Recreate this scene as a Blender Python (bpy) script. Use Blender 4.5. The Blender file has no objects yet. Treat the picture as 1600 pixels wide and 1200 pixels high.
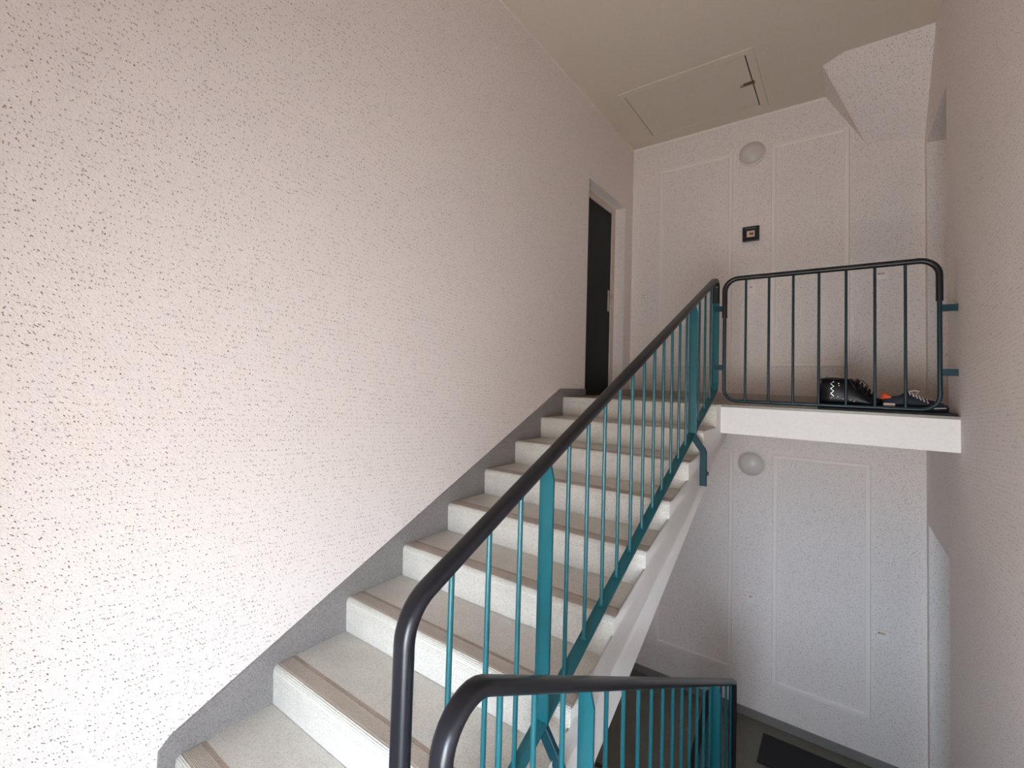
import bpy, bmesh, math, random
from mathutils import Vector, Matrix
S = bpy.context.scene
C = S.collection
random.seed(7)

# ------------------------------------------------------------------ camera
cam_d = bpy.data.cameras.new('camera')
cam = bpy.data.objects.new('camera', cam_d); C.objects.link(cam)
rt = Vector((0.79243, 0.60917, 0.03102)); up = Vector((-0.00134, -0.04912, 0.99879)); fw = Vector((-0.60996, 0.79152, 0.03811))
m = Matrix((rt, up, -fw)).transposed().to_4x4()
m.translation = Vector((2.0057, -3.7409, 0.1323))
cam.matrix_world = m
cam_d.sensor_fit = 'HORIZONTAL'; cam_d.sensor_width = 36.0
cam_d.lens = 731.09 / 1600 * 36.0
cam_d.shift_x = (800 - 758.09) / 1600
cam_d.shift_y = (565.21 - 600) / 1600
cam_d.clip_start = 0.02
S.camera = cam

# ------------------------------------------------------------------ daylight and exposure
world = bpy.data.worlds.new('sky'); S.world = world
world.use_nodes = True
bg = world.node_tree.nodes['Background']
# overcast sky over darker ground, the same all the way round
wt = world.node_tree
w_tc = wt.nodes.new('ShaderNodeTexCoord'); w_sp = wt.nodes.new('ShaderNodeSeparateXYZ'); w_mr = wt.nodes.new('ShaderNodeMapRange')
w_mr.inputs['From Min'].default_value = -0.06; w_mr.inputs['From Max'].default_value = 0.10
w_mix = wt.nodes.new('ShaderNodeMix'); w_mix.data_type = 'RGBA'
w_mix.inputs[6].default_value = (0.58, 0.60, 0.62, 1); w_mix.inputs[7].default_value = (0.75, 0.915, 1.10, 1)
wt.links.new(w_tc.outputs['Generated'], w_sp.inputs[0]); wt.links.new(w_sp.outputs['Z'], w_mr.inputs['Value'])
wt.links.new(w_mr.outputs[0], w_mix.inputs[0]); wt.links.new(w_mix.outputs[2], bg.inputs[0])
bg.inputs[1].default_value = 46.5
S.view_settings.view_transform = 'Standard'
S.view_settings.look = 'None'
S.view_settings.gamma = 1.0
S.view_settings.use_curve_mapping = False
S.view_settings.exposure = 0.0
S.cycles.diffuse_bounces = 8
S.cycles.max_bounces = 12
# opening of the stairwell window in the rear wall (behind the camera)
WX0, WX1, WZ0, WZ1 = 1.30, 2.52, -1.38, -0.10
YR = -4.35                                                         # rear wall
DWZ = -3.087                                                       # unseen window one storey down, added to brighten the lower walls
WZ2 = WZ0 + DWZ + 0.5
for z0, z1 in ((WZ0, WZ1), (WZ0 + DWZ, WZ2)):
    pl = bpy.data.lights.new('window_daylight', 'AREA'); pl.shape = 'RECTANGLE'
    pl.size = WX1 - WX0; pl.size_y = z1 - z0
    pl.cycles.is_portal = True
    po = bpy.data.objects.new('window_daylight', pl); C.objects.link(po)
    po.location = ((WX0 + WX1) / 2, YR - 0.20, (z0 + z1) / 2)
    po.rotation_euler = (math.radians(90), 0, 0)                   # faces +y, into the stairwell

# ------------------------------------------------------------------ dimensions
H, T, W = 0.165, 0.373, 1.259
YB, ZC, XR = 1.644, 2.925, 2.544
ZH = -9 * H                 # half landing
H2 = 0.178
ZL = ZH - 9 * H2            # lower floor
DZ = ZL                     # storey height (negative)
YL = 0.16                   # front edge of the floor landings
Y8 = -8 * T
X2 = 1.32                   # inner side of the descending flight
SLAB = -0.213

# ------------------------------------------------------------------ materials
def new_mat(name):
    mt = bpy.data.materials.new(name); mt.use_nodes = True
    nt = mt.node_tree
    return mt, nt, nt.nodes['Principled BSDF']
def srgb(r, g, b):
    f = lambda c: (c / 255 / 12.92) if c / 255 <= 0.04045 else ((c / 255 + 0.055) / 1.055) ** 2.4
    return (f(r), f(g), f(b), 1)
def plain(name, col, rough=0.5, metal=0.0, bump=0, bscale=80, spec=0.5):
    mt, nt, b = new_mat(name)
    b.inputs['Base Color'].default_value = col
    b.inputs['Roughness'].default_value = rough
    b.inputs['Metallic'].default_value = metal
    b.inputs['Specular IOR Level'].default_value = spec
    tc = nt.nodes.new('ShaderNodeTexCoord')
    n = nt.nodes.new('ShaderNodeTexNoise'); n.inputs['Scale'].default_value = bscale; n.inputs['Detail'].default_value = 4
    nt.links.new(tc.outputs['Object'], n.inputs['Vector'])
    mx = nt.nodes.new('ShaderNodeMix'); mx.data_type = 'RGBA'; mx.blend_type = 'MULTIPLY'
    mx.inputs[0].default_value = 0.12
    mx.inputs[6].default_value = col
    nt.links.new(n.outputs['Fac'], mx.inputs[7])
    nt.links.new(mx.outputs[2], b.inputs['Base Color'])
    if bump:
        bp = nt.nodes.new('ShaderNodeBump'); bp.inputs['Strength'].default_value = bump; bp.inputs['Distance'].default_value = 0.002
        nt.links.new(n.outputs['Fac'], bp.inputs['Height']); nt.links.new(bp.outputs['Normal'], b.inputs['Normal'])
    return mt
def plaster(name, col, speck, amount=0.52, scale=132.0):
    mt, nt, b = new_mat(name); N = nt.nodes; Lk = nt.links
    b.inputs['Roughness'].default_value = 0.75
    b.inputs['Specular IOR Level'].default_value = 0.3
    tc = N.new('ShaderNodeTexCoord')
    mp = N.new('ShaderNodeMapping'); mp.vector_type = 'POINT'
    rot = N.new('ShaderNodeMapping'); rot.inputs['Rotation'].default_value = (math.radians(40), math.radians(17), math.radians(12)); rot.inputs['Location'].default_value = (0.0137, 0.0213, 0.0319)
    Lk.new(tc.outputs['Object'], rot.inputs['Vector'])
    mp.inputs['Scale'].default_value = (1.0, 0.80, 1.65)          # pits dragged slantwise by the float
    Lk.new(rot.outputs[0], mp.inputs['Vector'])
    wob = N.new('ShaderNodeTexNoise'); wob.inputs['Scale'].default_value = 160; wob.inputs['Detail'].default_value = 2
    Lk.new(tc.outputs['Object'], wob.inputs['Vector'])
    add = N.new('ShaderNodeVectorMath'); add.operation = 'MULTIPLY_ADD'
    Lk.new(wob.outputs['Color'], add.inputs[0]); add.inputs[1].default_value = (0.005,) * 3; Lk.new(mp.outputs[0], add.inputs[2])
    vo = N.new('ShaderNodeTexVoronoi'); vo.inputs['Scale'].default_value = scale
    Lk.new(add.outputs[0], vo.inputs['Vector'])
    sep = N.new('ShaderNodeSeparateColor'); Lk.new(vo.outputs['Color'], sep.inputs[0])
    # radius of each pit varies from cell to cell, most cells have none
    rad = N.new('ShaderNodeMapRange'); rad.inputs['From Min'].default_value = 1 - amount; rad.inputs['From Max'].default_value = 1.0
    rad.inputs['To Min'].default_value = 0.10; rad.inputs['To Max'].default_value = 0.42
    Lk.new(sep.outputs[0], rad.inputs['Value'])
    on = N.new('ShaderNodeMath'); on.operation = 'GREATER_THAN'; on.inputs[1].default_value = 1 - amount
    Lk.new(sep.outputs[0], on.inputs[0])
    df = N.new('ShaderNodeMath'); df.operation = 'SUBTRACT'; Lk.new(rad.outputs[0], df.inputs[0]); Lk.new(vo.outputs['Distance'], df.inputs[1])
    sm = N.new('ShaderNodeMapRange'); sm.inputs['From Min'].default_value = 0.0; sm.inputs['From Max'].default_value = 0.12
    Lk.new(df.outputs[0], sm.inputs['Value'])
    mu = N.new('ShaderNodeMath'); mu.operation = 'MULTIPLY'; Lk.new(sm.outputs[0], mu.inputs[0]); Lk.new(on.outputs[0], mu.inputs[1])
    # second, finer set of faint pits
    v2 = N.new('ShaderNodeTexVoronoi'); v2.inputs['Scale'].default_value = scale * 2.1
    Lk.new(add.outputs[0], v2.inputs['Vector'])
    s2 = N.new('ShaderNodeMapRange'); s2.inputs['From Min'].default_value = 0.30; s2.inputs['From Max'].default_value = 0.12
    Lk.new(v2.outputs['Distance'], s2.inputs['Value'])
    sep2 = N.new('ShaderNodeSeparateColor'); Lk.new(v2.outputs['Color'], sep2.inputs[0])
    m2 = N.new('ShaderNodeMath'); m2.operation = 'MULTIPLY'; Lk.new(s2.outputs[0], m2.inputs[0]); Lk.new(sep2.outputs[1], m2.inputs[1])
    m3 = N.new('ShaderNodeMath'); m3.operation = 'MULTIPLY'; m3.inputs[1].default_value = 0.75; Lk.new(m2.outputs[0], m3.inputs[0])
    mxv = N.new('ShaderNodeMath'); mxv.operation = 'MAXIMUM'; Lk.new(mu.outputs[0], mxv.inputs[0]); Lk.new(m3.outputs[0], mxv.inputs[1])
    mix = N.new('ShaderNodeMix'); mix.data_type = 'RGBA'
    Lk.new(mxv.outputs[0], mix.inputs[0]); mix.inputs[6].default_value = col; mix.inputs[7].default_value = speck
    Lk.new(mix.outputs[2], b.inputs['Base Color'])
    fine = N.new('ShaderNodeTexNoise'); fine.inputs['Scale'].default_value = 120; fine.inputs['Detail'].default_value = 3
    Lk.new(mp.outputs[0], fine.inputs['Vector'])
    hs = N.new('ShaderNodeMath'); hs.operation = 'SUBTRACT'; Lk.new(fine.outputs['Fac'], hs.inputs[0]); Lk.new(mxv.outputs[0], hs.inputs[1])
    bp = N.new('ShaderNodeBump'); bp.inputs['Strength'].default_value = 0.8; bp.inputs['Distance'].default_value = 0.0035
    Lk.new(hs.outputs[0], bp.inputs['Height']); Lk.new(bp.outputs['Normal'], b.inputs['Normal'])
    return mt
def terrazzo(name, col, dark, rough=0.45, scale=260.0, amt=0.5):
    mt, nt, b = new_mat(name); N = nt.nodes; Lk = nt.links
    b.inputs['Roughness'].default_value = rough
    tc = N.new('ShaderNodeTexCoord')
    vo = N.new('ShaderNodeTexVoronoi'); vo.inputs['Scale'].default_value = scale
    Lk.new(tc.outputs['Object'], vo.inputs['Vector'])
    sep = N.new('ShaderNodeSeparateColor'); Lk.new(vo.outputs['Color'], sep.inputs[0])
    mr = N.new('ShaderNodeMapRange'); mr.inputs['From Min'].default_value = 0.35; mr.inputs['From Max'].default_value = 1.0
    mr.inputs['To Max'].default_value = amt
    Lk.new(sep.outputs[0], mr.inputs['Value'])
    mix = N.new('ShaderNodeMix'); mix.data_type = 'RGBA'
    Lk.new(mr.outputs[0], mix.inputs[0]); mix.inputs[6].default_value = col; mix.inputs[7].default_value = dark
    big = N.new('ShaderNodeTexNoise'); big.inputs['Scale'].default_value = 7; big.inputs['Detail'].default_value = 5
    Lk.new(tc.outputs['Object'], big.inputs['Vector'])
    bm_ = N.new('ShaderNodeMapRange'); bm_.inputs['From Min'].default_value = 0.3; bm_.inputs['From Max'].default_value = 0.7
    bm_.inputs['To Min'].default_value = 0.90; bm_.inputs['To Max'].default_value = 1.0
    Lk.new(big.outputs['Fac'], bm_.inputs['Value'])
    mu = N.new('ShaderNodeMix'); mu.data_type = 'RGBA'; mu.blend_type = 'MULTIPLY'; mu.inputs[0].default_value = 1
    Lk.new(mix.outputs[2], mu.inputs[6]); Lk.new(bm_.outputs[0], mu.inputs[7])
    Lk.new(mu.outputs[2], b.inputs['Base Color'])
    return mt
M_WALL = plaster('speckled_plaster', srgb(241, 231, 225), srgb(140, 116, 102))
M_SMOOTH = plain('smooth_plaster', srgb(246, 236, 229), 0.7, bump=0.15, bscale=140)
M_CEIL = plain('ceiling_paint', srgb(218, 206, 190), 0.8, bump=0.1, bscale=40)
M_WHITE = plain('white_paint', srgb(245, 242, 239), 0.6, bump=0.1, bscale=60)
M_TERR = terrazzo('pale_terrazzo', srgb(213, 208, 199), srgb(163, 155, 142))
M_TERRG = terrazzo('grey_terrazzo', srgb(142, 136, 133), srgb(90, 85, 84), amt=0.6)
M_TERRS = terrazzo('landing_skirting', srgb(206, 196, 190), srgb(160, 150, 146))
M_FLOORL = terrazzo('dark_terrazzo', srgb(108, 104, 90), srgb(80, 76, 66), 0.35)
M_FLOOR = terrazzo('floor_terrazzo', srgb(142, 136, 122), srgb(106, 100, 90), 0.35)
M_NOSE = terrazzo('ribbed_nosing', srgb(176, 158, 144), srgb(128, 112, 100), 0.55, 240)
M_TEAL = plain('teal_enamel', srgb(13, 84, 92), 0.32, bscale=30)
M_TEALD = plain('dark_teal_enamel', srgb(22, 46, 55), 0.35, bscale=30)
M_TEALM = plain('deep_teal_enamel', srgb(12, 56, 66), 0.4, bscale=30, spec=0.3)
M_RAIL = plain('dark_plastic_handrail', srgb(22, 22, 28), 0.33, bscale=20, spec=0.45)
M_RAILB = plain('black_plastic_handrail', srgb(17, 16, 18), 0.4, bscale=20)
M_DOOR = plain('dark_green_door', srgb(9, 21, 19), 0.5, bscale=15, spec=0.2)
M_FRAME = plain('beige_door_frame', srgb(214, 198, 184), 0.5)
M_METAL = plain('brushed_metal', srgb(190, 184, 176), 0.35, 0.8)
M_BRASS = plain('aged_brass', srgb(120, 96, 70), 0.4, 0.5)
M_GLOBE = plain('opal_glass', srgb(216, 208, 202), 0.35)
M_RING = plain('lamp_base', srgb(230, 220, 212), 0.5)
M_BLACK = plain('black_plastic', srgb(26, 25, 32), 0.35)
M_CARD = plain('cream_card', srgb(226, 200, 178), 0.6)
M_RED = plain('dark_red', srgb(120, 30, 20), 0.5)
M_REDB = plain('bright_red', srgb(225, 70, 60), 0.5)
M_YEL = plain('yellow_dot', srgb(230, 190, 50), 0.5)
M_PLATE = plain('white_plastic_plate', srgb(246, 238, 234), 0.4)
M_GREY = plain('grey_print', srgb(120, 112, 110), 0.6)
M_MAT = plain('black_rubber', srgb(27, 26, 28), 0.8, bump=0.6, bscale=180)
M_BOOT = plain('black_patent_leather', srgb(11, 10, 11), 0.4, bscale=15, spec=0.3)
M_BOOTM = plain('black_matt_leather', srgb(16, 16, 17), 0.55, bscale=25)
M_SILV = plain('silver_eyelets', srgb(230, 228, 226), 0.25, 0.6)
M_NAVY = plain('navy_canvas', srgb(26, 32, 46), 0.7, bump=0.4, bscale=400)
M_ORNG = plain('orange_fabric', srgb(232, 92, 44), 0.6)
M_SOLER = plain('red_sole', srgb(190, 34, 44), 0.5)
M_SOLEW = plain('pale_sole', srgb(226, 206, 200), 0.5)
M_LACE = plain('white_lace', srgb(222, 206, 196), 0.7)
M_GAP = plain('dark_gap', srgb(52, 42, 34), 0.9)
def glass_mat():
    mt, nt, b = new_mat('window_glass')
    out = [n for n in nt.nodes if n.type == 'OUTPUT_MATERIAL'][0]
    tr = nt.nodes.new('ShaderNodeBsdfTransparent'); gl = nt.nodes.new('ShaderNodeBsdfGlossy'); gl.inputs['Roughness'].default_value = 0.02
    mx = nt.nodes.new('ShaderNodeMixShader'); mx.inputs[0].default_value = 0.06
    nt.links.new(tr.outputs[0], mx.inputs[1]); nt.links.new(gl.outputs[0], mx.inputs[2]); nt.links.new(mx.outputs[0], out.inputs[0])
    nt.nodes.remove(b)
    return mt
M_GLASS = glass_mat()

# ------------------------------------------------------------------ helpers (all coordinates are world coordinates)
def wloc(p):
    v = Vector((0, 0, 0))
    while p is not None:
        v += p.location; p = p.parent
    return v
def link(name, bm, mt, parent=None, smooth=False, kind=None):
    bmesh.ops.recalc_face_normals(bm, faces=bm.faces)
    me = bpy.data.meshes.new(name)
    off = wloc(parent)
    for v in bm.verts: v.co -= off
    if smooth:
        for f in bm.faces: f.smooth = True
    bm.to_mesh(me); bm.free()
    for k in (mt if isinstance(mt, (list, tuple)) else [mt]): me.materials.append(k)
    if smooth:
        try: me.set_sharp_from_angle(angle=math.radians(42))
        except Exception: pass
    o = bpy.data.objects.new(name, me); C.objects.link(o)
    o.parent = parent
    if kind: o['kind'] = kind
    return o
def struct(name, bm, mt, parent=None, smooth=False):
    return link(name, bm, mt, parent, smooth, None if parent else 'structure')
def thing(name, label, cat, loc, group=None):
    o = bpy.data.objects.new(name, None); C.objects.link(o)
    o.location = loc; o.empty_display_size = 0.05
    o['label'] = label; o['category'] = cat
    if group: o['group'] = group
    return o
def tag(o, label, cat, group=None):
    o['label'] = label; o['category'] = cat
    if group: o['group'] = group
    return o
def box(bm, x0, x1, y0, y1, z0, z1, bev=0.0, mi=0):
    vs = [bm.verts.new(p) for p in ((x0, y0, z0), (x1, y0, z0), (x1, y1, z0), (x0, y1, z0), (x0, y0, z1), (x1, y0, z1), (x1, y1, z1), (x0, y1, z1))]
    fs = [bm.faces.new([vs[i] for i in q]) for q in ((3, 2, 1, 0), (4, 5, 6, 7), (0, 1, 5, 4), (1, 2, 6, 5), (2, 3, 7, 6), (3, 0, 4, 7))]
    for f in fs: f.material_index = mi
    if bev:
        es = list({e for f in fs for e in f.edges})
        bmesh.ops.bevel(bm, geom=es, offset=bev, segments=2, profile=0.5, affect='EDGES')
def B(*a, bev=0.0):
    bm = bmesh.new(); box(bm, *a, bev=bev); return bm
def prism_x(bm, pts, x0, x1):                 # polygon in (y, z), extruded along x
    a = [bm.verts.new((x0, y, z)) for y, z in pts]; b = [bm.verts.new((x1, y, z)) for y, z in pts]
    n = len(pts)
    fa = bm.faces.new(a); fb = bm.faces.new(b[::-1])
    for i in range(n): bm.faces.new((a[i], b[i], b[(i + 1) % n], a[(i + 1) % n]))
    bmesh.ops.triangulate(bm, faces=[fa, fb])
def sweep(bm, path, prof, side=None, cap=True):
    """sweep a closed 2-D profile (s, n) along a path; s is along 'side', n along side x tangent"""
    path = [Vector(p) for p in path]; rings = []
    for i, p in enumerate(path):
        if i == 0: t = path[1] - p
        elif i == len(path) - 1: t = p - path[-2]
        else: t = (path[i + 1] - p).normalized() + (p - path[i - 1]).normalized()
        t.normalize()
        s = Vector(side) if side is not None else (Vector((0, 0, 1)) if abs(t.z) < 0.9 else Vector((1, 0, 0)))
        s = (s - t * s.dot(t)).normalized(); n = t.cross(s)
        rings.append([bm.verts.new(p + s * a + n * b) for a, b in prof])
    k = len(prof)
    for r, q in zip(rings, rings[1:]):
        for i in range(k): bm.faces.new((r[i], r[(i + 1) % k], q[(i + 1) % k], q[i]))
    if cap:
        bm.faces.new(rings[0][::-1]); bm.faces.new(rings[-1])
def circ(r, n=10, ry=None):
    ry = ry or r
    return [(r * math.cos(2 * math.pi * i / n), ry * math.sin(2 * math.pi * i / n)) for i in range(n)]
def rrect(w, h, r, n=4):
    out = []
    for cx, cy, a0 in ((w / 2 - r, h / 2 - r, 0), (-w / 2 + r, h / 2 - r, 90), (-w / 2 + r, -h / 2 + r, 180), (w / 2 - r, -h / 2 + r, 270)):
        for i in range(n + 1):
            a = math.radians(a0 + 90 * i / n); out.append((cx + r * math.cos(a), cy + r * math.sin(a)))
    return out
def tube(bm, pts, r, n=10, ry=None, side=None): sweep(bm, pts, circ(r, n, ry), side)
def fillet(pts, radii, n=7):
    """round the corners of a polyline"""
    P = [Vector(p) for p in pts]; out = [P[0]]
    for i in range(1, len(P) - 1):
        a = (P[i - 1] - P[i]).normalized(); b = (P[i + 1] - P[i]).normalized()
        ang = a.angle(b); r = radii[i - 1] if isinstance(radii, (list, tuple)) else radii
        d = r / math.tan(ang / 2)
        c = P[i] + (a + b).normalized() * (r / math.sin(ang / 2))
        s = P[i] + a * d - c; e = P[i] + b * d - c
        tot = s.angle(e); ax = s.cross(e).normalized()
        for k in range(n + 1): out.append(c + Matrix.Rotation(tot * k / n, 3, ax) @ s)
    out.append(P[-1])
    return out
def disc_lathe(bm, c, prof, n=32):
    """lathe round the y axis through c; prof = (r, dy), dy towards -y"""
    rings = []
    for r, d in prof:
        if r < 1e-6: rings.append([bm.verts.new((c[0], c[1] - d, c[2]))])
        else: rings.append([bm.verts.new((c[0] + r * math.cos(2 * math.pi * i / n), c[1] - d, c[2] + r * math.sin(2 * math.pi * i / n))) for i in range(n)])
    for a, b in zip(rings, rings[1:]):
        for i in range(n):
            j = (i + 1) % n
            if len(a) == 1: bm.faces.new((a[0], b[i], b[j]))
            elif len(b) == 1: bm.faces.new((a[i], a[j], b[0]))
            else: bm.faces.new((a[i], a[j], b[j], b[i]))
def copy_tree(o, d, parent=None):
    c = o.copy(); C.objects.link(c)
    c.parent = parent
    if parent is None: c.location = o.location + Vector(d)
    for ch in list(o.children): copy_tree(ch, d, c)
    return c

# ------------------------------------------------------------------ the room shell
ZB = ZH + DZ                     # half landing one storey further down
TH = 0.30
def wall_x(name, xs, xe, holes, y0, y1, z0, z1):
    """wall between planes xs, xe with rectangular holes (y0, y1, z0, z1)"""
    bm = bmesh.new()
    hs = sorted(holes, key=lambda h: h[2])
    ya, yb = (hs[0][0], hs[0][1]) if hs else (y1, y1)
    box(bm, xs, xe, y0, ya, z0, z1)
    if hs:
        box(bm, xs, xe, yb, y1, z0, z1)
        z = z0
        for h in hs:
            if h[2] > z: box(bm, xs, xe, ya, yb, z, h[2])
            z = h[3]
        box(bm, xs, xe, ya, yb, z, z1)
    return struct(name, bm, M_WALL)
wall_x('wall_left', -TH, 0, [(0.4566, 1.424, 0.0, 2.155)], YR - TH, YB + TH, ZB - 0.2, ZC + 0.2)
wall_x('wall_right', XR, XR + TH, [(0.575, 1.525, ZL, ZL + 2.15), (0.575, 1.525, 0.0, 2.225)], YR - TH, YB + TH, ZB - 0.2, ZC + 0.2)
struct('wall_back', B(0, XR, YB, YB + TH, ZB - 0.2, ZC + 0.2), M_WALL)
bm = bmesh.new()                 # rear wall with the window openings, the lower one added for fill light
box(bm, 0, WX0, YR - TH, YR, ZB - 0.2, ZC + 0.2); box(bm, WX1, XR, YR - TH, YR, ZB - 0.2, ZC + 0.2)
box(bm, WX0, WX1, YR - TH, YR, ZB - 0.2, WZ0 + DWZ); box(bm, WX0, WX1, YR - TH, YR, WZ2, WZ0); box(bm, WX0, WX1, YR - TH, YR, WZ1, ZC + 0.2)
struct('wall_rear', bm, M_WALL)
struct('ceiling', B(0, XR, YR, YB, ZC, ZC + 0.2), M_CEIL)

# rear stairwell window, plus the added lower one that only supplies fill light
for i, (z0, z1) in enumerate(((WZ0, WZ1), (WZ0 + DWZ, WZ2))):
    wn = B(WX0, WX1, YR - 0.17, YR - 0.11, z0, z0 + 0.06)
    box(wn, WX0, WX1, YR - 0.17, YR - 0.11, z1 - 0.06, z1)
    xm = (WX0 + WX1) / 2
    for a, b in ((WX0, WX0 + 0.06), (xm - 0.03, xm + 0.03), (WX1 - 0.06, WX1)): box(wn, a, b, YR - 0.17, YR - 0.11, z0 + 0.06, z1 - 0.06)
    win = struct('window_%d' % (i + 1), wn, M_WHITE)
    for a, b in ((WX0 + 0.06, xm - 0.03), (xm + 0.03, WX1 - 0.06)):
        struct('pane', B(a, b, YR - 0.143, YR - 0.137, z0 + 0.06, z1 - 0.06), M_GLASS, win)
    struct('window_sill', B(WX0 - 0.05, min(WX1 + 0.05, XR), YR, YR + 0.06, z0 - 0.03, z0, bev=0.004), M_WHITE, win)

# floors
bm = B(0, XR, 0.0, YB, ZL - 0.2, ZL)
box(bm, XR, XR + 0.125, 0.58, 1.52, ZL - 0.1, ZL + 0.001)
struct('floor', bm, M_FLOORL)
bm = bmesh.new()                 # upper landing: terrazzo layer
box(bm, 0, XR, YL, YB, -0.018, 0)
box(bm, -0.125, 0, 0.46, 1.42, -0.05, 0.001); box(bm, XR, XR + 0.125, 0.58, 1.52, -0.05, 0.001)
struct('floor_landing', bm, M_FLOOR)
struct('floor_landing_slab', B(0, XR, YL, YB, SLAB, -0.018), M_WHITE)
struct('floor_half_landing', B(0, XR, YR, Y8 + 0.0, ZH - 0.2, ZH), M_FLOOR)
struct('floor_basement', B(0, XR, YR, YB, ZB - 0.2, ZB), M_FLOOR)

# skirtings: sloping terrazzo string along the flight, level bands elsewhere
bm = bmesh.new()
lv = lambda y: 0.442 * y + 0.091
prism_x(bm, [(-3.041, ZH), (-2.9, ZH - 0.1), (0.45, -0.15), (0.4566, 0.0), (0.4566, 0.072), (-0.04, 0.073), (-0.12, lv(-0.12)), (-3.0, lv(-3.0) + 0.0), (-3.041, -1.275)], 0.0, 0.012)
struct('baseboard_left', bm, M_TERRG)
struct('baseboard_left_end', B(0, 0.012, 1.424, YB, 0, 0.072), M_TERRS)
struct('baseboard_back', B(0.012, XR, YB - 0.012, YB, 0, 0.072), M_TERRS)
bm = B(0.012, XR, YB - 0.014, YB, ZL, ZL + 0.078); struct('baseboard_back_lower', bm, M_TERRG)
struct('baseboard_left_rear', B(0, 0.012, YR, -3.041, ZH, ZH + 0.07), M_TERRG)
struct('baseboard_rear', B(0.012, XR - 0.012, YR, YR + 0.012, ZH, ZH + 0.07), M_TERRG)
struct('baseboard_right', B(XR - 0.012, XR, YR, Y8, ZH, ZH + 0.07), M_TERRG)
# smooth strips where the plaster meets the ceiling
struct('trim_1', B(0.0, XR, YB - 0.003, YB, ZC - 0.028, ZC), M_SMOOTH)
struct('trim_2', B(0.0, 0.003, YR, YB - 0.003, ZC - 0.022, ZC), M_SMOOTH)

# sloping boxing under the roof at the far right corner of the ceiling
bm = bmesh.new()
A_ = [(1.846, 1.10, ZC), (1.999, 0.99, ZC), (XR, 0.99, ZC), (XR, YB, ZC), (1.853, YB, ZC), (2.147, YB, 2.395), (XR, YB, 2.32)]
vs = [bm.verts.new(p) for p in A_]
bm.faces.new([vs[i] for i in (0, 1, 2, 3, 4)])
bm.faces.new([vs[i] for i in (3, 4, 5, 6)])
bm.faces.new([vs[i] for i in (0, 4, 5)])
for t3 in ((0, 5, 1), (1, 5, 6), (1, 6, 2)): bm.faces.new([vs[i] for i in t3])
bm.faces.new([vs[i] for i in (2, 6, 3)])
struct('wall_sloping_corner', bm, M_WALL)

# wall panel mouldings on the back wall
def moulding(n, x0, x1, z0, z1, w=0.042, d=0.012):
    root = bpy.data.objects.new('trim_%d' % n, None); C.objects.link(root)
    root.location = ((x0 + x1) / 2, YB, z0); root['kind'] = 'structure'
    def strip(o, i):                # o: outer edge pair, i: inner edge pair (x, z), mitred, bevelled front
        bm = bmesh.new()
        fr = lambda k: [(o[0][0] + (i[0][0] - o[0][0]) * k, o[0][1] + (i[0][1] - o[0][1]) * k), (o[1][0] + (i[1][0] - o[1][0]) * k, o[1][1] + (i[1][1] - o[1][1]) * k)]
        rows = [[bm.verts.new((x, YB - dd, z)) for x, z in fr(k)] for k, dd in ((0, 0), (0.12, d), (0.75, d), (1, 0.004), (1, 0))]
        for a, b in zip(rows, rows[1:]): bm.faces.new((a[0], a[1], b[1], b[0]))
        bm.faces.new([r[0] for r in rows]); bm.faces.new([r[1] for r in rows][::-1])
        link('strip', bm, M_SMOOTH, root)
    O = [(x0, z0), (x1, z0), (x1, z1), (x0, z1)]; I = [(x0 + w, z0 + w), (x1 - w, z0 + w), (x1 - w, z1 - w), (x0 + w, z1 - w)]
    for k in range(4): strip((O[k], O[(k + 1) % 4]), (I[k], I[(k + 1) % 4]))
moulding(3, 0.318, 1.068, 0.34, 2.60)
moulding(4, 1.415, 2.035, 0.35, 2.585)
moulding(5, 0.345, 1.10, -2.70, -0.50)
moulding(6, 1.447, 2.185, -2.70, -0.51)

# doors, deep in their reveals
def door(n, side, y0, y1, z0, z1):
    s = -1 if side == 'left' else 1
    px = 0.0 if s < 0 else XR
    X = lambda d: px + s * d
    def bx(bm, d0, d1, *r, bev=0): box(bm, min(X(d0), X(d1)), max(X(d0), X(d1)), *r, bev=bev)
    root = bpy.data.objects.new('door_%d' % n, None); C.objects.link(root)
    root.location = (X(0.12), (y0 + y1) / 2, z0); root['kind'] = 'structure'
    fw_ = 0.085
    bm = bmesh.new()
    bx(bm, 0.12, 0.22, y0, y0 + fw_, z0 + 0.001, z1, bev=0.004); bx(bm, 0.12, 0.22, y1 - fw_, y1, z0 + 0.001, z1, bev=0.004)
    bx(bm, 0.12, 0.22, y0 + fw_, y1 - fw_, z1 - 0.07, z1, bev=0.004)
    link('door_frame', bm, M_FRAME, root)
    bm = bmesh.new(); bx(bm, 0.135, 0.175, y0 + fw_ - 0.004, y1 - fw_ + 0.004, z0 + 0.004, z1 - 0.066)
    leaf = link('door_leaf', bm, M_DOOR, root)
    bm = bmesh.new(); bx(bm, 0.125, 0.22, y0 + fw_, y1 - fw_, z0 - 0.004, z0 + 0.006); link('threshold', bm, M_GAP, root)
    hy = y1 - fw_ - 0.05 if s < 0 else y0 + fw_ + 0.05
    bm = bmesh.new(); bx(bm, 0.127, 0.135, hy - 0.022, hy + 0.022, z0 + 0.95, z0 + 1.19, bev=0.003)
    link('handle_plate', bm, M_METAL, root)
    bm = bmesh.new(); tube(bm, fillet([(X(0.13), hy, z0 + 1.11), (X(0.082), hy, z0 + 1.11), (X(0.082), hy + 0.105 * s, z0 + 1.105)], 0.012, 4), 0.009, 8)
    link('door_handle', bm, M_METAL, root, smooth=True)
    bm = bmesh.new(); tube(bm, [(X(0.135), hy, z0 + 1.02), (X(0.121), hy, z0 + 1.02)], 0.012, 12); link('lock_cylinder', bm, M_METAL, root, smooth=True)
door(1, 'left', 0.4566, 1.424, 0.0, 2.155)
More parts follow.
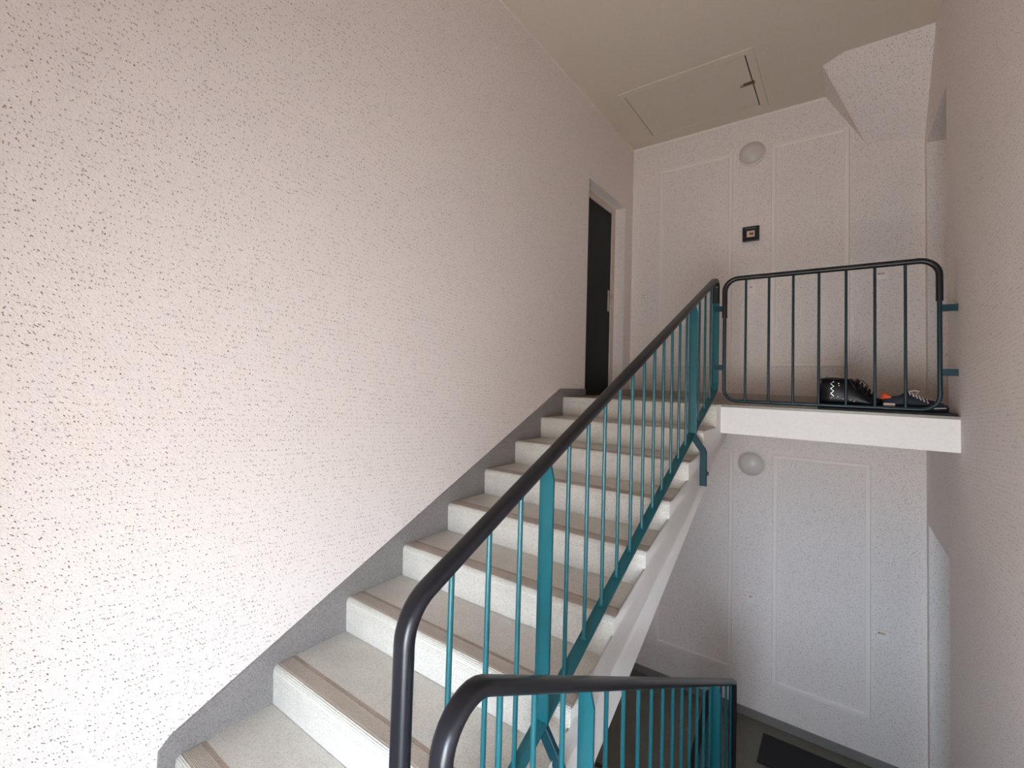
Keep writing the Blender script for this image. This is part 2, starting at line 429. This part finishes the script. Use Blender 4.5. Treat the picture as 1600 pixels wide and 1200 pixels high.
door(2, 'right', 0.575, 1.525, 0.0, 2.225)
door(3, 'right', 0.575, 1.525, ZL, ZL + 2.15)

# ------------------------------------------------------------------ staircase flights
def nosing_pts(y, z, h, t, r=0.022):
    """visible outline of a step from the foot of its riser to the back of its tread"""
    out = [(y + 0.004, z - h), (y, z - r)]
    for k in range(1, 6):
        a = math.radians(180 - 90 * k / 5); out.append((y + r + r * math.cos(a), z - r + r * math.sin(a)))
    out.append((y + t, z))
    return out
def ribs(bm, y, z, x0, x1, s=1):
    """fluted strip round the nosing: ribs down the riser, over the edge and back along the tread"""
    r = 0.022; line = []
    for k in range(3): line.append((-0.0012, -r - 0.028 + 0.0095 * k, 180))
    for k in range(5):
        a = 180 - 18 - 18 * k; line.append((r + (r + 0.0004) * math.cos(math.radians(a)), -r + (r + 0.0004) * math.sin(math.radians(a)), a))
    for k in range(10): line.append((r + 0.004 + 0.0062 * k, 0.0006, 90))
    prof = []
    for dy, dz, a in line:
        ny, nz = math.cos(math.radians(a)), math.sin(math.radians(a)); ty, tz = nz, -ny
        for u, v in ((-0.0021, 0.0), (-0.0012, 0.0016), (0.0012, 0.0016), (0.0021, 0.0)):
            prof.append((dy + ny * v + ty * u, dz + nz * v + tz * u))
    e = prof[-1]
    prof += [(e[0] + 0.002, 0.0006), (e[0] + 0.020, 0.0006)]
    a = [bm.verts.new((x0, y + s * dy, z + dz)) for dy, dz in prof]; b = [bm.verts.new((x1, y + s * dy, z + dz)) for dy, dz in prof]
    for i in range(len(prof) - 1):
        f = bm.faces.new((a[i], b[i], b[i + 1], a[i + 1])); f.material_index = 1 if i < 27 or (i % 4 == 1 and i < 71) else 0     # rib crests and the riser ribs stay pale, the grooves hold brown dirt
def flight(name, label, x0, x1, side_in, up=True):
    """up: rises along +y to z = 0 (ascending flight); else falls along +y from the half landing to the lower floor"""
    h = H if up else H2
    if up: root = thing(name, label, 'staircase', ((x0 + x1) / 2, Y8, ZH))
    else: root = thing(name, label, 'staircase', ((x0 + x1) / 2, 0.0, ZL))
    q = 0.03                                                       # cladding thickness
    steps = []
    s = 1 if up else -1
    # step k: nosing at (ny, nz), tread runs towards s*y
    for k in range(9):
        if up: steps.append((-k * T, -k * h, YL if k == 0 else T, k))
        else: steps.append((-k * T, ZL + (9 - k) * h - 0.0, T, k)) if False else steps.append((Y8 + k * T, ZH - k * h, T if k else 0.25, k))
    f = (lambda y, ny: y) if up else (lambda y, ny: 2 * ny - y)
    for ny, nz, tt, k in steps:
        o = nosing_pts(ny, nz, h, tt)
        ins = [(ny + tt, nz - q), (ny + q, nz - q), (ny + q, nz - h)]
        bm = bmesh.new(); prism_x(bm, [(f(y, ny), z) for y, z in o + ins], x0 + 0.012 if x0 == 0 else x0, x1)
        st = link('step', bm, M_TERR, root)
        bm = bmesh.new(); ribs(bm, ny, nz, (x0 + 0.012 if x0 == 0 else x0) + 0.002, x1 - 0.002, s)
        link('nosing_strip', bm, [M_NOSE, M_TERR], st)
    # concrete flight below the cladding
    e = 0.0025
    if up:
        pts = []
        for ny, nz, tt, k in steps[::-1]: pts += [(ny + q, nz - h), (ny + q, nz - q)]
        pts += [(YL, -q), (YL, SLAB - 0.002), (0.478, SLAB - 0.002)]
        pts += [(-2.8, -0.42 + 0.4316 * -2.8), (-2.8, ZH)]
        pts = [(Y8 + q, ZH)] + pts[1:]
        out = []
        for ny, nz, tt, k in steps[::-1]: out += [(y + (e if j < 2 else 0), z - (e if j > 5 else 0)) for j, (y, z) in enumerate(nosing_pts(ny, nz, h, T if k else YL))]
        out += [(YL, SLAB - 0.002), (0.478, SLAB - 0.002), (-2.8, -0.42 + 0.4316 * -2.8), (-2.8, ZH)]
    else:
        pts = []
        for ny, nz, tt, k in steps: pts += [(ny - q, nz - q), (ny - q, nz - h)]
        pts += [(0.0, ZL), (0.0, ZL - 0.2), (-2.9, ZH - 0.42), (Y8 - 0.12, ZH - 0.21), (Y8 - 0.12, ZH - q)]
        out = []
        for ny, nz, tt, k in steps: out += [(2 * ny - y - (e if j < 2 else 0), z - (e if j > 5 else 0)) for j, (y, z) in reversed(list(enumerate(nosing_pts(ny, nz, h, tt))))]
        out += [(0.0, ZL - 0.2), (-2.9, ZH - 0.42), (Y8 - 0.12, ZH - 0.21)]
    bm = bmesh.new(); prism_x(bm, pts, x0 + 0.013 if x0 == 0 else x0 + 0.004, x1 - 0.004)
    link('flight_slab', bm, M_WHITE, root)
    bm = bmesh.new()
    if side_in > 0: prism_x(bm, out, x1 - 0.004, x1 + 0.0015)
    else: prism_x(bm, out, x0 - 0.0015, x0 + 0.004)
    link('side_panel', bm, M_WHITE, root)
    return root
asc = flight('staircase', 'pale terrazzo flight with ribbed nosings climbing along the left wall to the upper landing', 0.0, W, 1)
low = copy_tree(asc, (0, 0, DZ)); low['label'] = 'lowest flight, hidden below the first one, running down from the lower floor'
flight('staircase', 'flight falling beside the railings from the half landing to the lower floor with the doormat', X2, XR - 0.002, -1, up=False)

# ------------------------------------------------------------------ railings
BAL = [-2.82, -2.663, -2.504, -2.19, -2.032, -1.874, -1.717, -1.56, -1.403, -1.246, -1.09, -0.934, -0.778, -0.622, -0.305, -0.14, 0.03]
POSTS = [-2.345, -0.462]
SEC = rrect(0.051, 0.036, 0.015)
def slope_rail(name, label, x, sgn, group=None):
    """sgn +1: climbs with y (ascending flight), -1: falls with y"""
    if sgn > 0:
        top = lambda y: 0.882 + 0.4316 * y; bot = lambda y: 0.022 + 0.4316 * y
        ya, yb = -2.978, 0.222; zs_a, zs_b = -1.02, 0.775
    else:
        top = lambda y: -1.925 - 0.478 * y; bot = lambda y: -2.80 - 0.478 * y
        ya, yb = -3.02, 0.13; zs_a, zs_b = -1.0, -2.75
    root = thing(name, label, 'railing', (x, ya, bot(ya)), group)
    xs = (-1 if sgn > 0 else 1)
    # flat bar frame: bottom rail with both end posts
    pth = fillet([(x, ya, zs_a + 0.1), (x, ya, bot(ya)), (x, yb - 0.02, bot(yb - 0.02)), (x, yb - 0.02, zs_b + 0.06)], [0.06, 0.10], 6)
    bm = bmesh.new(); sweep(bm, pth, rrect(0.048, 0.010, 0.002, 1), (1, 0, 0)); link('bottom_rail', bm, M_TEAL, root, smooth=True)
    # handrail sleeve bent down at both ends
    r1 = 0.115 if sgn > 0 else 0.13
    pth = fillet([(x, ya, zs_a), (x, ya, top(ya)), (x, yb - 0.02, top(yb - 0.02)), (x, yb - 0.02, zs_b)], [r1, 0.05], 9)
    if sgn < 0: pth = fillet([(x, ya, zs_a), (x, ya, top(ya)), (x, yb - 0.02, top(yb - 0.02)), (x, yb - 0.02, zs_b)], [0.10, 0.045], 9)
    bm = bmesh.new(); sweep(bm, pth, SEC, (1, 0, 0)); link('handrail', bm, M_RAIL, root, smooth=True)
    for y in BAL:
        bm = bmesh.new(); tube(bm, [(x, y, bot(y) + 0.003), (x, y, top(y) - 0.015)], 0.0078, 10)
        bmesh.ops.create_cone(bm, cap_ends=True, segments=10, radius1=0.013, radius2=0.0078, depth=0.008, matrix=Matrix.Translation((x, y, bot(y) + 0.008)))
        link('baluster', bm, M_TEAL, root, smooth=True)
    for y in POSTS:
        zt = top(y) - 0.016
        bm = bmesh.new()                                           # flat post, upper outer corner cut
        w = 0.026
        out = [(x - w, bot(y)), (x + w, bot(y)), (x + w, zt - 0.05), (x + w - 0.012, zt), (x - w + 0.004, zt), (x - w, zt - 0.02)]
        a = [bm.verts.new((px, y - 0.005, pz)) for px, pz in out]; b = [bm.verts.new((px, y + 0.005, pz)) for px, pz in out]
        n = len(out); bm.faces.new(a); bm.faces.new(b[::-1])
        for i in range(n): bm.faces.new((a[i], b[i], b[(i + 1) % n], a[(i + 1) % n]))
        link('post', bm, M_TEAL, root)
        face = W + 0.0225 if sgn > 0 else X2 - 0.0225              # bracket bolted to the side of the flight
        bm = bmesh.new()
        pth = fillet([(x, y, bot(y) - 0.004), (x + (face - x) * 0.12, y, bot(y) - 0.02), (face, y, bot(y) - 0.11), (face, y, bot(y) - 0.33)], [0.02, 0.05], 4)
        sweep(bm, pth, rrect(0.022, 0.040, 0.003, 1), (0, 1, 0)); br = link('bracket', bm, M_TEALM, root)
        bm = bmesh.new(); d = 0.030 if sgn > 0 else -0.030
        tube(bm, [(face, y + 0.004, bot(y) - 0.25), (face + d, y + 0.004, bot(y) - 0.25)], 0.012, 6); link('bolt', bm, M_BLACK, br)
    return root
r_asc = slope_rail('stair_railing', 'teal bar railing with dark handrail rising along the left flight to the upper landing', 1.21, 1)
slope_rail('stair_railing', 'teal bar railing in the foreground falling away to the lower floor', 1.37, -1)
r_low = copy_tree(r_asc, (0, 0, DZ)); r_low['label'] = 'railing of the lowest flight, glimpsed through the bars of the foreground railing'

# balustrade across the upper landing
def landing_rail():
    y = 0.2; xl, xr, zb, zt = 1.272, 2.462, 0.030, 0.957
    root = thing('landing_railing', 'black barred guard railing across the edge of the upper landing, shoes behind it', 'railing', ((xl + xr) / 2, y, 0.0))
    bm = bmesh.new()
    pts = fillet([(xl, y, 0.72), (xl, y, zb), (xr, y, zb), (xr, y, 0.72)], 0.09, 8)
    tube(bm, pts, 0.0125, 10, side=(0, 1, 0)); link('frame_tube', bm, M_TEALD, root, smooth=True)
    bm = bmesh.new()
    pts = fillet([(xl, y, 0.66), (xl, y, zt), (xr, y, zt), (xr, y, 0.70)], 0.095, 9)
    sweep(bm, pts, rrect(0.042, 0.034, 0.014), (0, 1, 0)); link('handrail', bm, M_RAILB, root, smooth=True)
    for i in range(7):
        x = 1.415 + 0.1485 * i
        bm = bmesh.new(); tube(bm, [(x, y, zb), (x, y, zt - 0.012)], 0.0082, 10); link('baluster', bm, M_TEALD, root, smooth=True)
    for z in (0.655, 0.262):
        bm = B(xr + 0.008, XR - 0.002, y - 0.006, y + 0.006, z - 0.021, z + 0.021); link('wall_bracket', bm, M_TEALM, root)
    for z in (0.73, 0.28):
        bm = B(1.205, xl - 0.006, y - 0.0135, y - 0.0035, z - 0.020, z + 0.020); link('connecting_bracket', bm, M_TEALM, root)
    return root
landing_rail()

# ------------------------------------------------------------------ fittings on the back wall
def wall_lamp(x, z, label):
    root = thing('wall_lamp', label, 'lamp', (x, YB, z), 'round opal wall lamps')
    bm = bmesh.new(); disc_lathe(bm, (x, YB, z), [(0.0, 0), (0.122, 0), (0.122, 0.016), (0.112, 0.022), (0.0, 0.022)]); link('lamp_base', bm, M_RING, root, smooth=True)
    bm = bmesh.new(); prof = [(0.110, 0.018)]
    for k in range(1, 10):
        a = math.radians(90 * k / 9); prof.append((0.114 * math.cos(a) if k < 9 else 0.0, 0.022 + 0.062 * math.sin(a)))
    disc_lathe(bm, (x, YB, z), prof); link('lamp_shade', bm, M_GLOBE, root, smooth=True)
wall_lamp(1.245, 2.535, 'round opal wall lamp high on the upper landing wall, under the ceiling hatch')
wall_lamp(1.262, -0.625, 'round opal wall lamp on the lower back wall, just under the white landing edge')

x0, x1, z0, z1 = 1.167, 1.316, 1.627, 1.772
root = thing('alarm_box', 'black square alarm box with a cream window between the upper wall panels', 'alarm', ((x0 + x1) / 2, YB, z0))
bm = bmesh.new()                  # frame made of four sides round the recessed window
for r in ((x0, x1, z0, z0 + 0.036), (x0, x1, z1 - 0.042, z1), (x0, x0 + 0.038, z0 + 0.036, z1 - 0.042), (x1 - 0.038, x1, z0 + 0.036, z1 - 0.042)):
    box(bm, r[0], r[1], YB - 0.045, YB, r[2], r[3], bev=0.003)
link('housing', bm, M_BLACK, root)
link('window', B(x0 + 0.028, x1 - 0.028, YB - 0.034, YB - 0.002, z0 + 0.032, z1 - 0.032), M_CARD, root)
bm = bmesh.new()
xc, zc = (x0 + x1) / 2 + 0.006, (z0 + z1) / 2 - 0.002
for dx, dz, w, hh in ((0, 0, 0.034, 0.011), (-0.012, 0.006, 0.010, 0.012), (0.011, 0.006, 0.012, 0.010), (0, -0.006, 0.026, 0.006)):
    box(bm, xc + dx - w / 2, xc + dx + w / 2, YB - 0.0365, YB - 0.034, zc + dz - hh / 2, zc + dz + hh / 2)
link('symbol', bm, M_RED, root)
bm = bmesh.new(); disc_lathe(bm, (x0 + 0.042, YB - 0.034, zc - 0.016), [(0.009, 0), (0.009, 0.004), (0.005, 0.007), (0, 0.008)], 16); link('button', bm, M_YEL, root, smooth=True)
link('print_strip', B(x0 + 0.022, x1 - 0.026, YB - 0.0462, YB - 0.044, z1 - 0.024, z1 - 0.015), M_GREY, root)

def switch(x, z, label):
    root = thing('light_switch', label, 'switch', (x, YB, z - 0.045), 'light switches with red marks')
    link('plate', B(x - 0.043, x + 0.043, YB - 0.012, YB, z - 0.05, z + 0.05, bev=0.003), M_PLATE, root)
    link('rocker', B(x - 0.031, x + 0.031, YB - 0.017, YB - 0.011, z - 0.032, z + 0.040, bev=0.002), M_PLATE, root)
    bm = bmesh.new()
    for dx, dz, w, hh in ((-0.008, 0.018, 0.010, 0.012), (0.006, 0.020, 0.012, 0.007), (-0.006, 0.007, 0.006, 0.010)):
        box(bm, x + dx - w / 2, x + dx + w / 2, YB - 0.0185, YB - 0.016, z + dz - hh / 2, z + dz + hh / 2)
    link('red_mark', bm, M_REDB, root)
switch(1.250, 1.137, 'light switch with red mark on the upper wall, behind the landing railing')
switch(1.272, -1.942, 'light switch with red mark on the lower wall, level with the lower panels')
def bell(x, z, label):
    root = thing('doorbell', label, 'doorbell', (x, YB, z - 0.035), 'doorbells by the right-hand doors')
    link('plate', B(x - 0.044, x + 0.044, YB - 0.014, YB, z - 0.038, z + 0.038, bev=0.003), M_PLATE, root)
    link('name_card', B(x - 0.036, x + 0.016, YB - 0.0155, YB - 0.013, z + 0.004, z + 0.026), M_CARD, root)
    bm = bmesh.new()
    box(bm, x - 0.032, x - 0.022, YB - 0.0165, YB - 0.0153, z + 0.010, z + 0.020)
    box(bm, x - 0.016, x + 0.010, YB - 0.0165, YB - 0.0153, z + 0.014, z + 0.0175)
    link('print', bm, M_GREY, root)
    link('push_button', B(x + 0.020, x + 0.038, YB - 0.018, YB - 0.013, z - 0.012, z + 0.010, bev=0.002), M_PLATE, root)
bell(2.266, 1.162, 'small white doorbell plate on the upper wall, seen over the shoes')
bell(2.266, -1.955, 'small white doorbell plate on the lower wall beside the right panel')
root = thing('doorbell', 'small beige plate beside the dark green door, left of the upper panels', 'doorbell', (0.158, YB, 1.115))
link('plate', B(0.120, 0.196, YB - 0.010, YB, 1.115, 1.187, bev=0.003), M_SMOOTH, root)
bm = bmesh.new(); box(bm, 0.128, 0.176, YB - 0.0115, YB - 0.009, 1.158, 1.170); box(bm, 0.128, 0.176, YB - 0.0115, YB - 0.009, 1.130, 1.142); link('name_card', bm, M_FRAME, root)

# ceiling hatch
root = thing('ceiling_hatch', 'flush painted attic hatch with a small latch in the ceiling', 'hatch', (0.83, 1.0, ZC))
ox0, ox1, oy0, oy1 = 0.250, 1.405, 0.495, 1.50; ix0, ix1, iy0, iy1 = 0.300, 1.338, 0.560, 1.43
for r in ((ox0, ox1, oy0, iy0), (ox0, ox1, iy1, oy1), (ox0, ix0, iy0, iy1), (ix1, ox1, iy0, iy1)):
    link('frame_board', B(r[0] + 0.001, r[1] - 0.001, r[2] + 0.0005, r[3] - 0.0005, ZC - 0.014, ZC - 0.0002, bev=0.002), M_CEIL, root)
link('hatch_panel', B(ix0 + 0.006, ix1 - 0.008, iy0 + 0.002, iy1 - 0.002, ZC - 0.013, ZC - 0.0035), M_CEIL, root)
link('shadow_gap', B(ix0, ix1, iy0, iy1, ZC - 0.003, ZC - 0.0004), M_GAP, root)
lt = link('latch', B(1.262, 1.352, 0.965, 1.005, ZC - 0.022, ZC - 0.013, bev=0.002), M_BRASS, root)
bm = bmesh.new(); tube(bm, [(1.250 + 0.014 * math.cos(a), 0.987 + 0.014 * math.sin(a), ZC - 0.026) for a in [i * math.pi / 6 for i in range(12)] + [0.0]], 0.003, 6); link('ring', bm, M_BRASS, lt)

# ------------------------------------------------------------------ mats and shoes
o = link('doormat', B(1.856, 2.535, 0.163, 0.62, 0.001, 0.016, bev=0.004), M_MAT); tag(o, 'black rubber doormat under the shoes on the upper landing', 'doormat', 'black doormats')
o = link('doormat', B(1.405, 2.12, 1.045, 1.462, ZL + 0.001, ZL + 0.014, bev=0.004), M_MAT); tag(o, 'bare black doormat on the lower floor by the back wall', 'doormat', 'black doormats')

def loft(bm, secs, n=14):
    """secs: (x, cy, z0, half width at foot, half width at top, height, roundness) -> closed shell along x"""
    rings = []
    for x, cy, z0, wb, wt, hh, rr in secs:
        ring = []
        for i in range(n):
            a = 2 * math.pi * i / n
            c, s = math.cos(a), math.sin(a)
            sc = abs(c) ** rr * (1 if c >= 0 else -1); ss = abs(s) ** rr * (1 if s >= 0 else -1)
            v = (ss + 1) / 2
            ring.append(bm.verts.new((x, cy + sc * (wb + (wt - wb) * v), z0 + hh * v)))
        rings.append(ring)
    for a, b in zip(rings, rings[1:]):
        for i in range(n): bm.faces.new((a[i], b[i], b[(i + 1) % n], a[(i + 1) % n]))
    bm.faces.new(rings[0]); bm.faces.new(rings[-1][::-1])
ZM = 0.016
def sole(bm, x0, L, cy, w, z0, z1, heel=1.0):
    out = []
    N = 28
    for i in range(N):
        a = 2 * math.pi * i / N; u = (1 - math.cos(a)) / 2
        hw = w * (0.74 + 0.30 * u - 0.22 * math.sin(math.pi * u) ** 2 * (1 if u < 0.6 else 0.3))
        s = abs(math.sin(a)) ** 0.62 * (1 if math.sin(a) >= 0 else -1)
        out.append((x0 + L * u, cy + hw * s))
    a = [bm.verts.new((x, y, z0)) for x, y in out]; b = [bm.verts.new((x, y, z1 + (0.008 * max(0, (x - x0) / L - 0.75) * 4 if False else 0))) for x, y in out]
    bm.faces.new(a[::-1]); bm.faces.new(b)
    for i in range(N): bm.faces.new((a[i], a[(i + 1) % N], b[(i + 1) % N], b[i]))
def boot(x, cy, label, silver):
    root = thing('boot', label, 'boot', (x + 0.16, cy, ZM), 'black boots behind the landing railing')
    bm = bmesh.new(); sole(bm, x - 0.004, 0.325, cy, 0.050, ZM, ZM + 0.022); link('sole', bm, M_BOOTM, root, smooth=True)
    bm = bmesh.new()
    loft(bm, [(x + 0.000, cy, ZM + 0.02, 0.022, 0.014, 0.14, 0.8), (x + 0.012, cy, ZM + 0.02, 0.036, 0.030, 0.172, 0.7), (x + 0.06, cy, ZM + 0.02, 0.043, 0.040, 0.176, 0.65),
              (x + 0.125, cy, ZM + 0.02, 0.043, 0.036, 0.174, 0.65), (x + 0.160, cy, ZM + 0.02, 0.043, 0.028, 0.164, 0.7), (x + 0.190, cy, ZM + 0.02, 0.045, 0.026, 0.138, 0.75),
              (x + 0.225, cy, ZM + 0.02, 0.049, 0.026, 0.100, 0.8), (x + 0.26, cy, ZM + 0.02, 0.050, 0.028, 0.060, 0.85), (x + 0.295, cy, ZM + 0.02, 0.040, 0.024, 0.048, 0.9), (x + 0.316, cy, ZM + 0.02, 0.018, 0.012, 0.030, 1.0)], 18)
    link('upper', bm, M_BOOT, root, smooth=True)
    bm = bmesh.new(); sweep(bm, [(x + 0.010 + 0.0, cy, ZM + 0.165), (x - 0.010, cy, ZM + 0.205), (x - 0.003, cy, ZM + 0.222), (x + 0.012, cy, ZM + 0.19)], rrect(0.014, 0.003, 0.001, 1), (0, 1, 0)); link('pull_loop', bm, M_BOOTM, root)
    bm = bmesh.new()              # padded collar
    loop = [(x + 0.072 + 0.066 * math.cos(a), cy + 0.037 * math.sin(a), ZM + 0.193 - 0.004 * math.cos(2 * a)) for a in [i * math.pi / 10 for i in range(21)]]
    tube(bm, loop, 0.007, 8); link('collar', bm, M_BOOTM, root, smooth=True)
    bm = bmesh.new()              # tongue standing open above the instep
    sweep(bm, [(x + 0.215, cy, ZM + 0.10), (x + 0.185, cy, ZM + 0.145), (x + 0.168, cy, ZM + 0.178), (x + 0.163, cy, ZM + 0.20)], rrect(0.052, 0.006, 0.002, 1), (0, 1, 0)); link('tongue', bm, M_BOOTM, root)
    bm = bmesh.new()              # laces crossing the instep, ends standing up
    P = [(x + 0.165 + 0.020 * k, ZM + 0.180 - 0.0215 * k) for k in range(5)]
    for k, (lx, lz) in enumerate(P):
        d = 1 if k % 2 else -1
        tube(bm, [(lx, cy - 0.030, lz - 0.004), (lx + 0.008, cy, lz + 0.017), (lx + 0.012 * 1, cy + 0.030, lz - 0.004)], 0.0045, 6)
    tube(bm, [(x + 0.16, cy - 0.01, ZM + 0.18), (x + 0.195, cy - 0.03, ZM + 0.190), (x + 0.225, cy - 0.036, ZM + 0.150), (x + 0.215, cy - 0.04, ZM + 0.125)], 0.003, 6)
    link('laces', bm, M_BOOTM, root, smooth=True)
    if silver:
        bm = bmesh.new(); pts = []
        for k in range(8): pts.append((x + (0.060 if k % 2 else 0.078), cy - 0.0452, ZM + 0.178 - 0.0165 * k))
        tube(bm, pts, 0.0028, 6); link('silver_zigzag', bm, M_SILV, root)
    for k, (ex, ez) in enumerate(((0.10, 0.075), (0.128, 0.062), (0.168, 0.056), (0.186, 0.048), (0.106, 0.150), (0.104, 0.165))):
        bm = bmesh.new(); disc_lathe(bm, (x + ex, cy - 0.0445, ZM + ez), [(0.004, 0), (0.004, 0.003), (0.0, 0.004)], 10); link('eyelet', bm, M_SILV, root)
    return root
boot(1.866, 0.285, 'front black lace-up boot with silver zigzag on its shaft, heel to the left', True)
boot(1.905, 0.405, 'rear black lace-up boot behind the silver-marked one, laces showing above it', False)

x, cy, L = 2.195, 0.300, 0.318
root = thing('sneaker', 'navy low sneaker with orange heel tab and red sole, toe to the right wall', 'shoe', (x + 0.15, cy, ZM))
Z0 = ZM; ZM += 0.010              # height of the red sole
bm = bmesh.new(); sole(bm, x, L, cy, 0.047, Z0, ZM + 0.013); 
for f in bm.faces: f.material_index = 1 if f.calc_center_median().x > x + 0.19 and len(f.verts) == 4 else 0
link('sole', bm, [M_SOLER, M_NAVY], root, smooth=True)
bm = bmesh.new(); sole(bm, x - 0.001, L + 0.002, cy, 0.0475, ZM + 0.012, ZM + 0.023); link('midsole', bm, M_NAVY, root, smooth=True)
bm = bmesh.new()
loft(bm, [(x + 0.004, cy, ZM + 0.02, 0.020, 0.013, 0.060, 0.8), (x + 0.016, cy, ZM + 0.02, 0.034, 0.026, 0.072, 0.7), (x + 0.05, cy, ZM + 0.02, 0.040, 0.033, 0.062, 0.65), (x + 0.085, cy, ZM + 0.02, 0.040, 0.031, 0.066, 0.65),
          (x + 0.115, cy, ZM + 0.02, 0.041, 0.026, 0.088, 0.7), (x + 0.130, cy, ZM + 0.02, 0.042, 0.023, 0.094, 0.75), (x + 0.165, cy, ZM + 0.02, 0.045, 0.023, 0.076, 0.8), (x + 0.215, cy, ZM + 0.02, 0.047, 0.026, 0.050, 0.85),
          (x + 0.262, cy, ZM + 0.02, 0.044, 0.026, 0.035, 0.9), (x + 0.295, cy, ZM + 0.02, 0.032, 0.020, 0.026, 0.95), (x + 0.312, cy, ZM + 0.02, 0.014, 0.010, 0.016, 1.0)], 18)
link('upper', bm, M_NAVY, root, smooth=True)
bm = bmesh.new()
loft(bm, [(x - 0.001, cy, ZM + 0.056, 0.016, 0.012, 0.044, 0.8), (x + 0.012, cy, ZM + 0.056, 0.0345, 0.027, 0.050, 0.7), (x + 0.030, cy, ZM + 0.060, 0.0375, 0.0335, 0.032, 0.7), (x + 0.046, cy, ZM + 0.064, 0.034, 0.034, 0.020, 0.8)], 16)
link('heel_tab', bm, M_ORNG, root, smooth=True)
bm = bmesh.new(); box(bm, x + 0.006, x + 0.066, cy - 0.0465, cy - 0.034, ZM + 0.014, ZM + 0.036, bev=0.005); link('heel_patch', bm, M_SOLEW, root)
bm = bmesh.new()
pts = [(x + 0.205 + 0.1 * u, cy - 0.0485 + 0.040 * max(0, u - 0.25) ** 2, ZM + 0.010 + 0.008 * u) for u in [i / 8 for i in range(9)]]
sweep(bm, pts, rrect(0.006, 0.003, 0.001, 1)); link('toe_line', bm, M_SOLEW, root)
for k in range(6):
    lx = x + 0.128 + 0.0165 * k; lz = ZM + 0.113 - 0.0103 * k
    bm = bmesh.new(); tube(bm, [(lx + 0.010, cy - 0.037, lz - 0.019), (lx + 0.004, cy - 0.016, lz + 0.004), (lx, cy + 0.012, lz + 0.006), (lx + 0.004, cy + 0.030, lz - 0.012)], 0.0042, 6)
    link('lace', bm, M_LACE, root, smooth=True)
bm = bmesh.new()
tube(bm, [(x + 0.136, cy - 0.012, ZM + 0.116), (x + 0.162, cy - 0.028, ZM + 0.121), (x + 0.182, cy - 0.030, ZM + 0.117), (x + 0.172, cy - 0.012, ZM + 0.105)], 0.0035, 6)
link('lace_bow', bm, M_LACE, root, smooth=True)
bm = bmesh.new(); sweep(bm, [(x + 0.150, cy, ZM + 0.095), (x + 0.128, cy, ZM + 0.117), (x + 0.116, cy, ZM + 0.123)], rrect(0.036, 0.006, 0.002, 1), (0, 1, 0)); link('tongue', bm, M_NAVY, root)
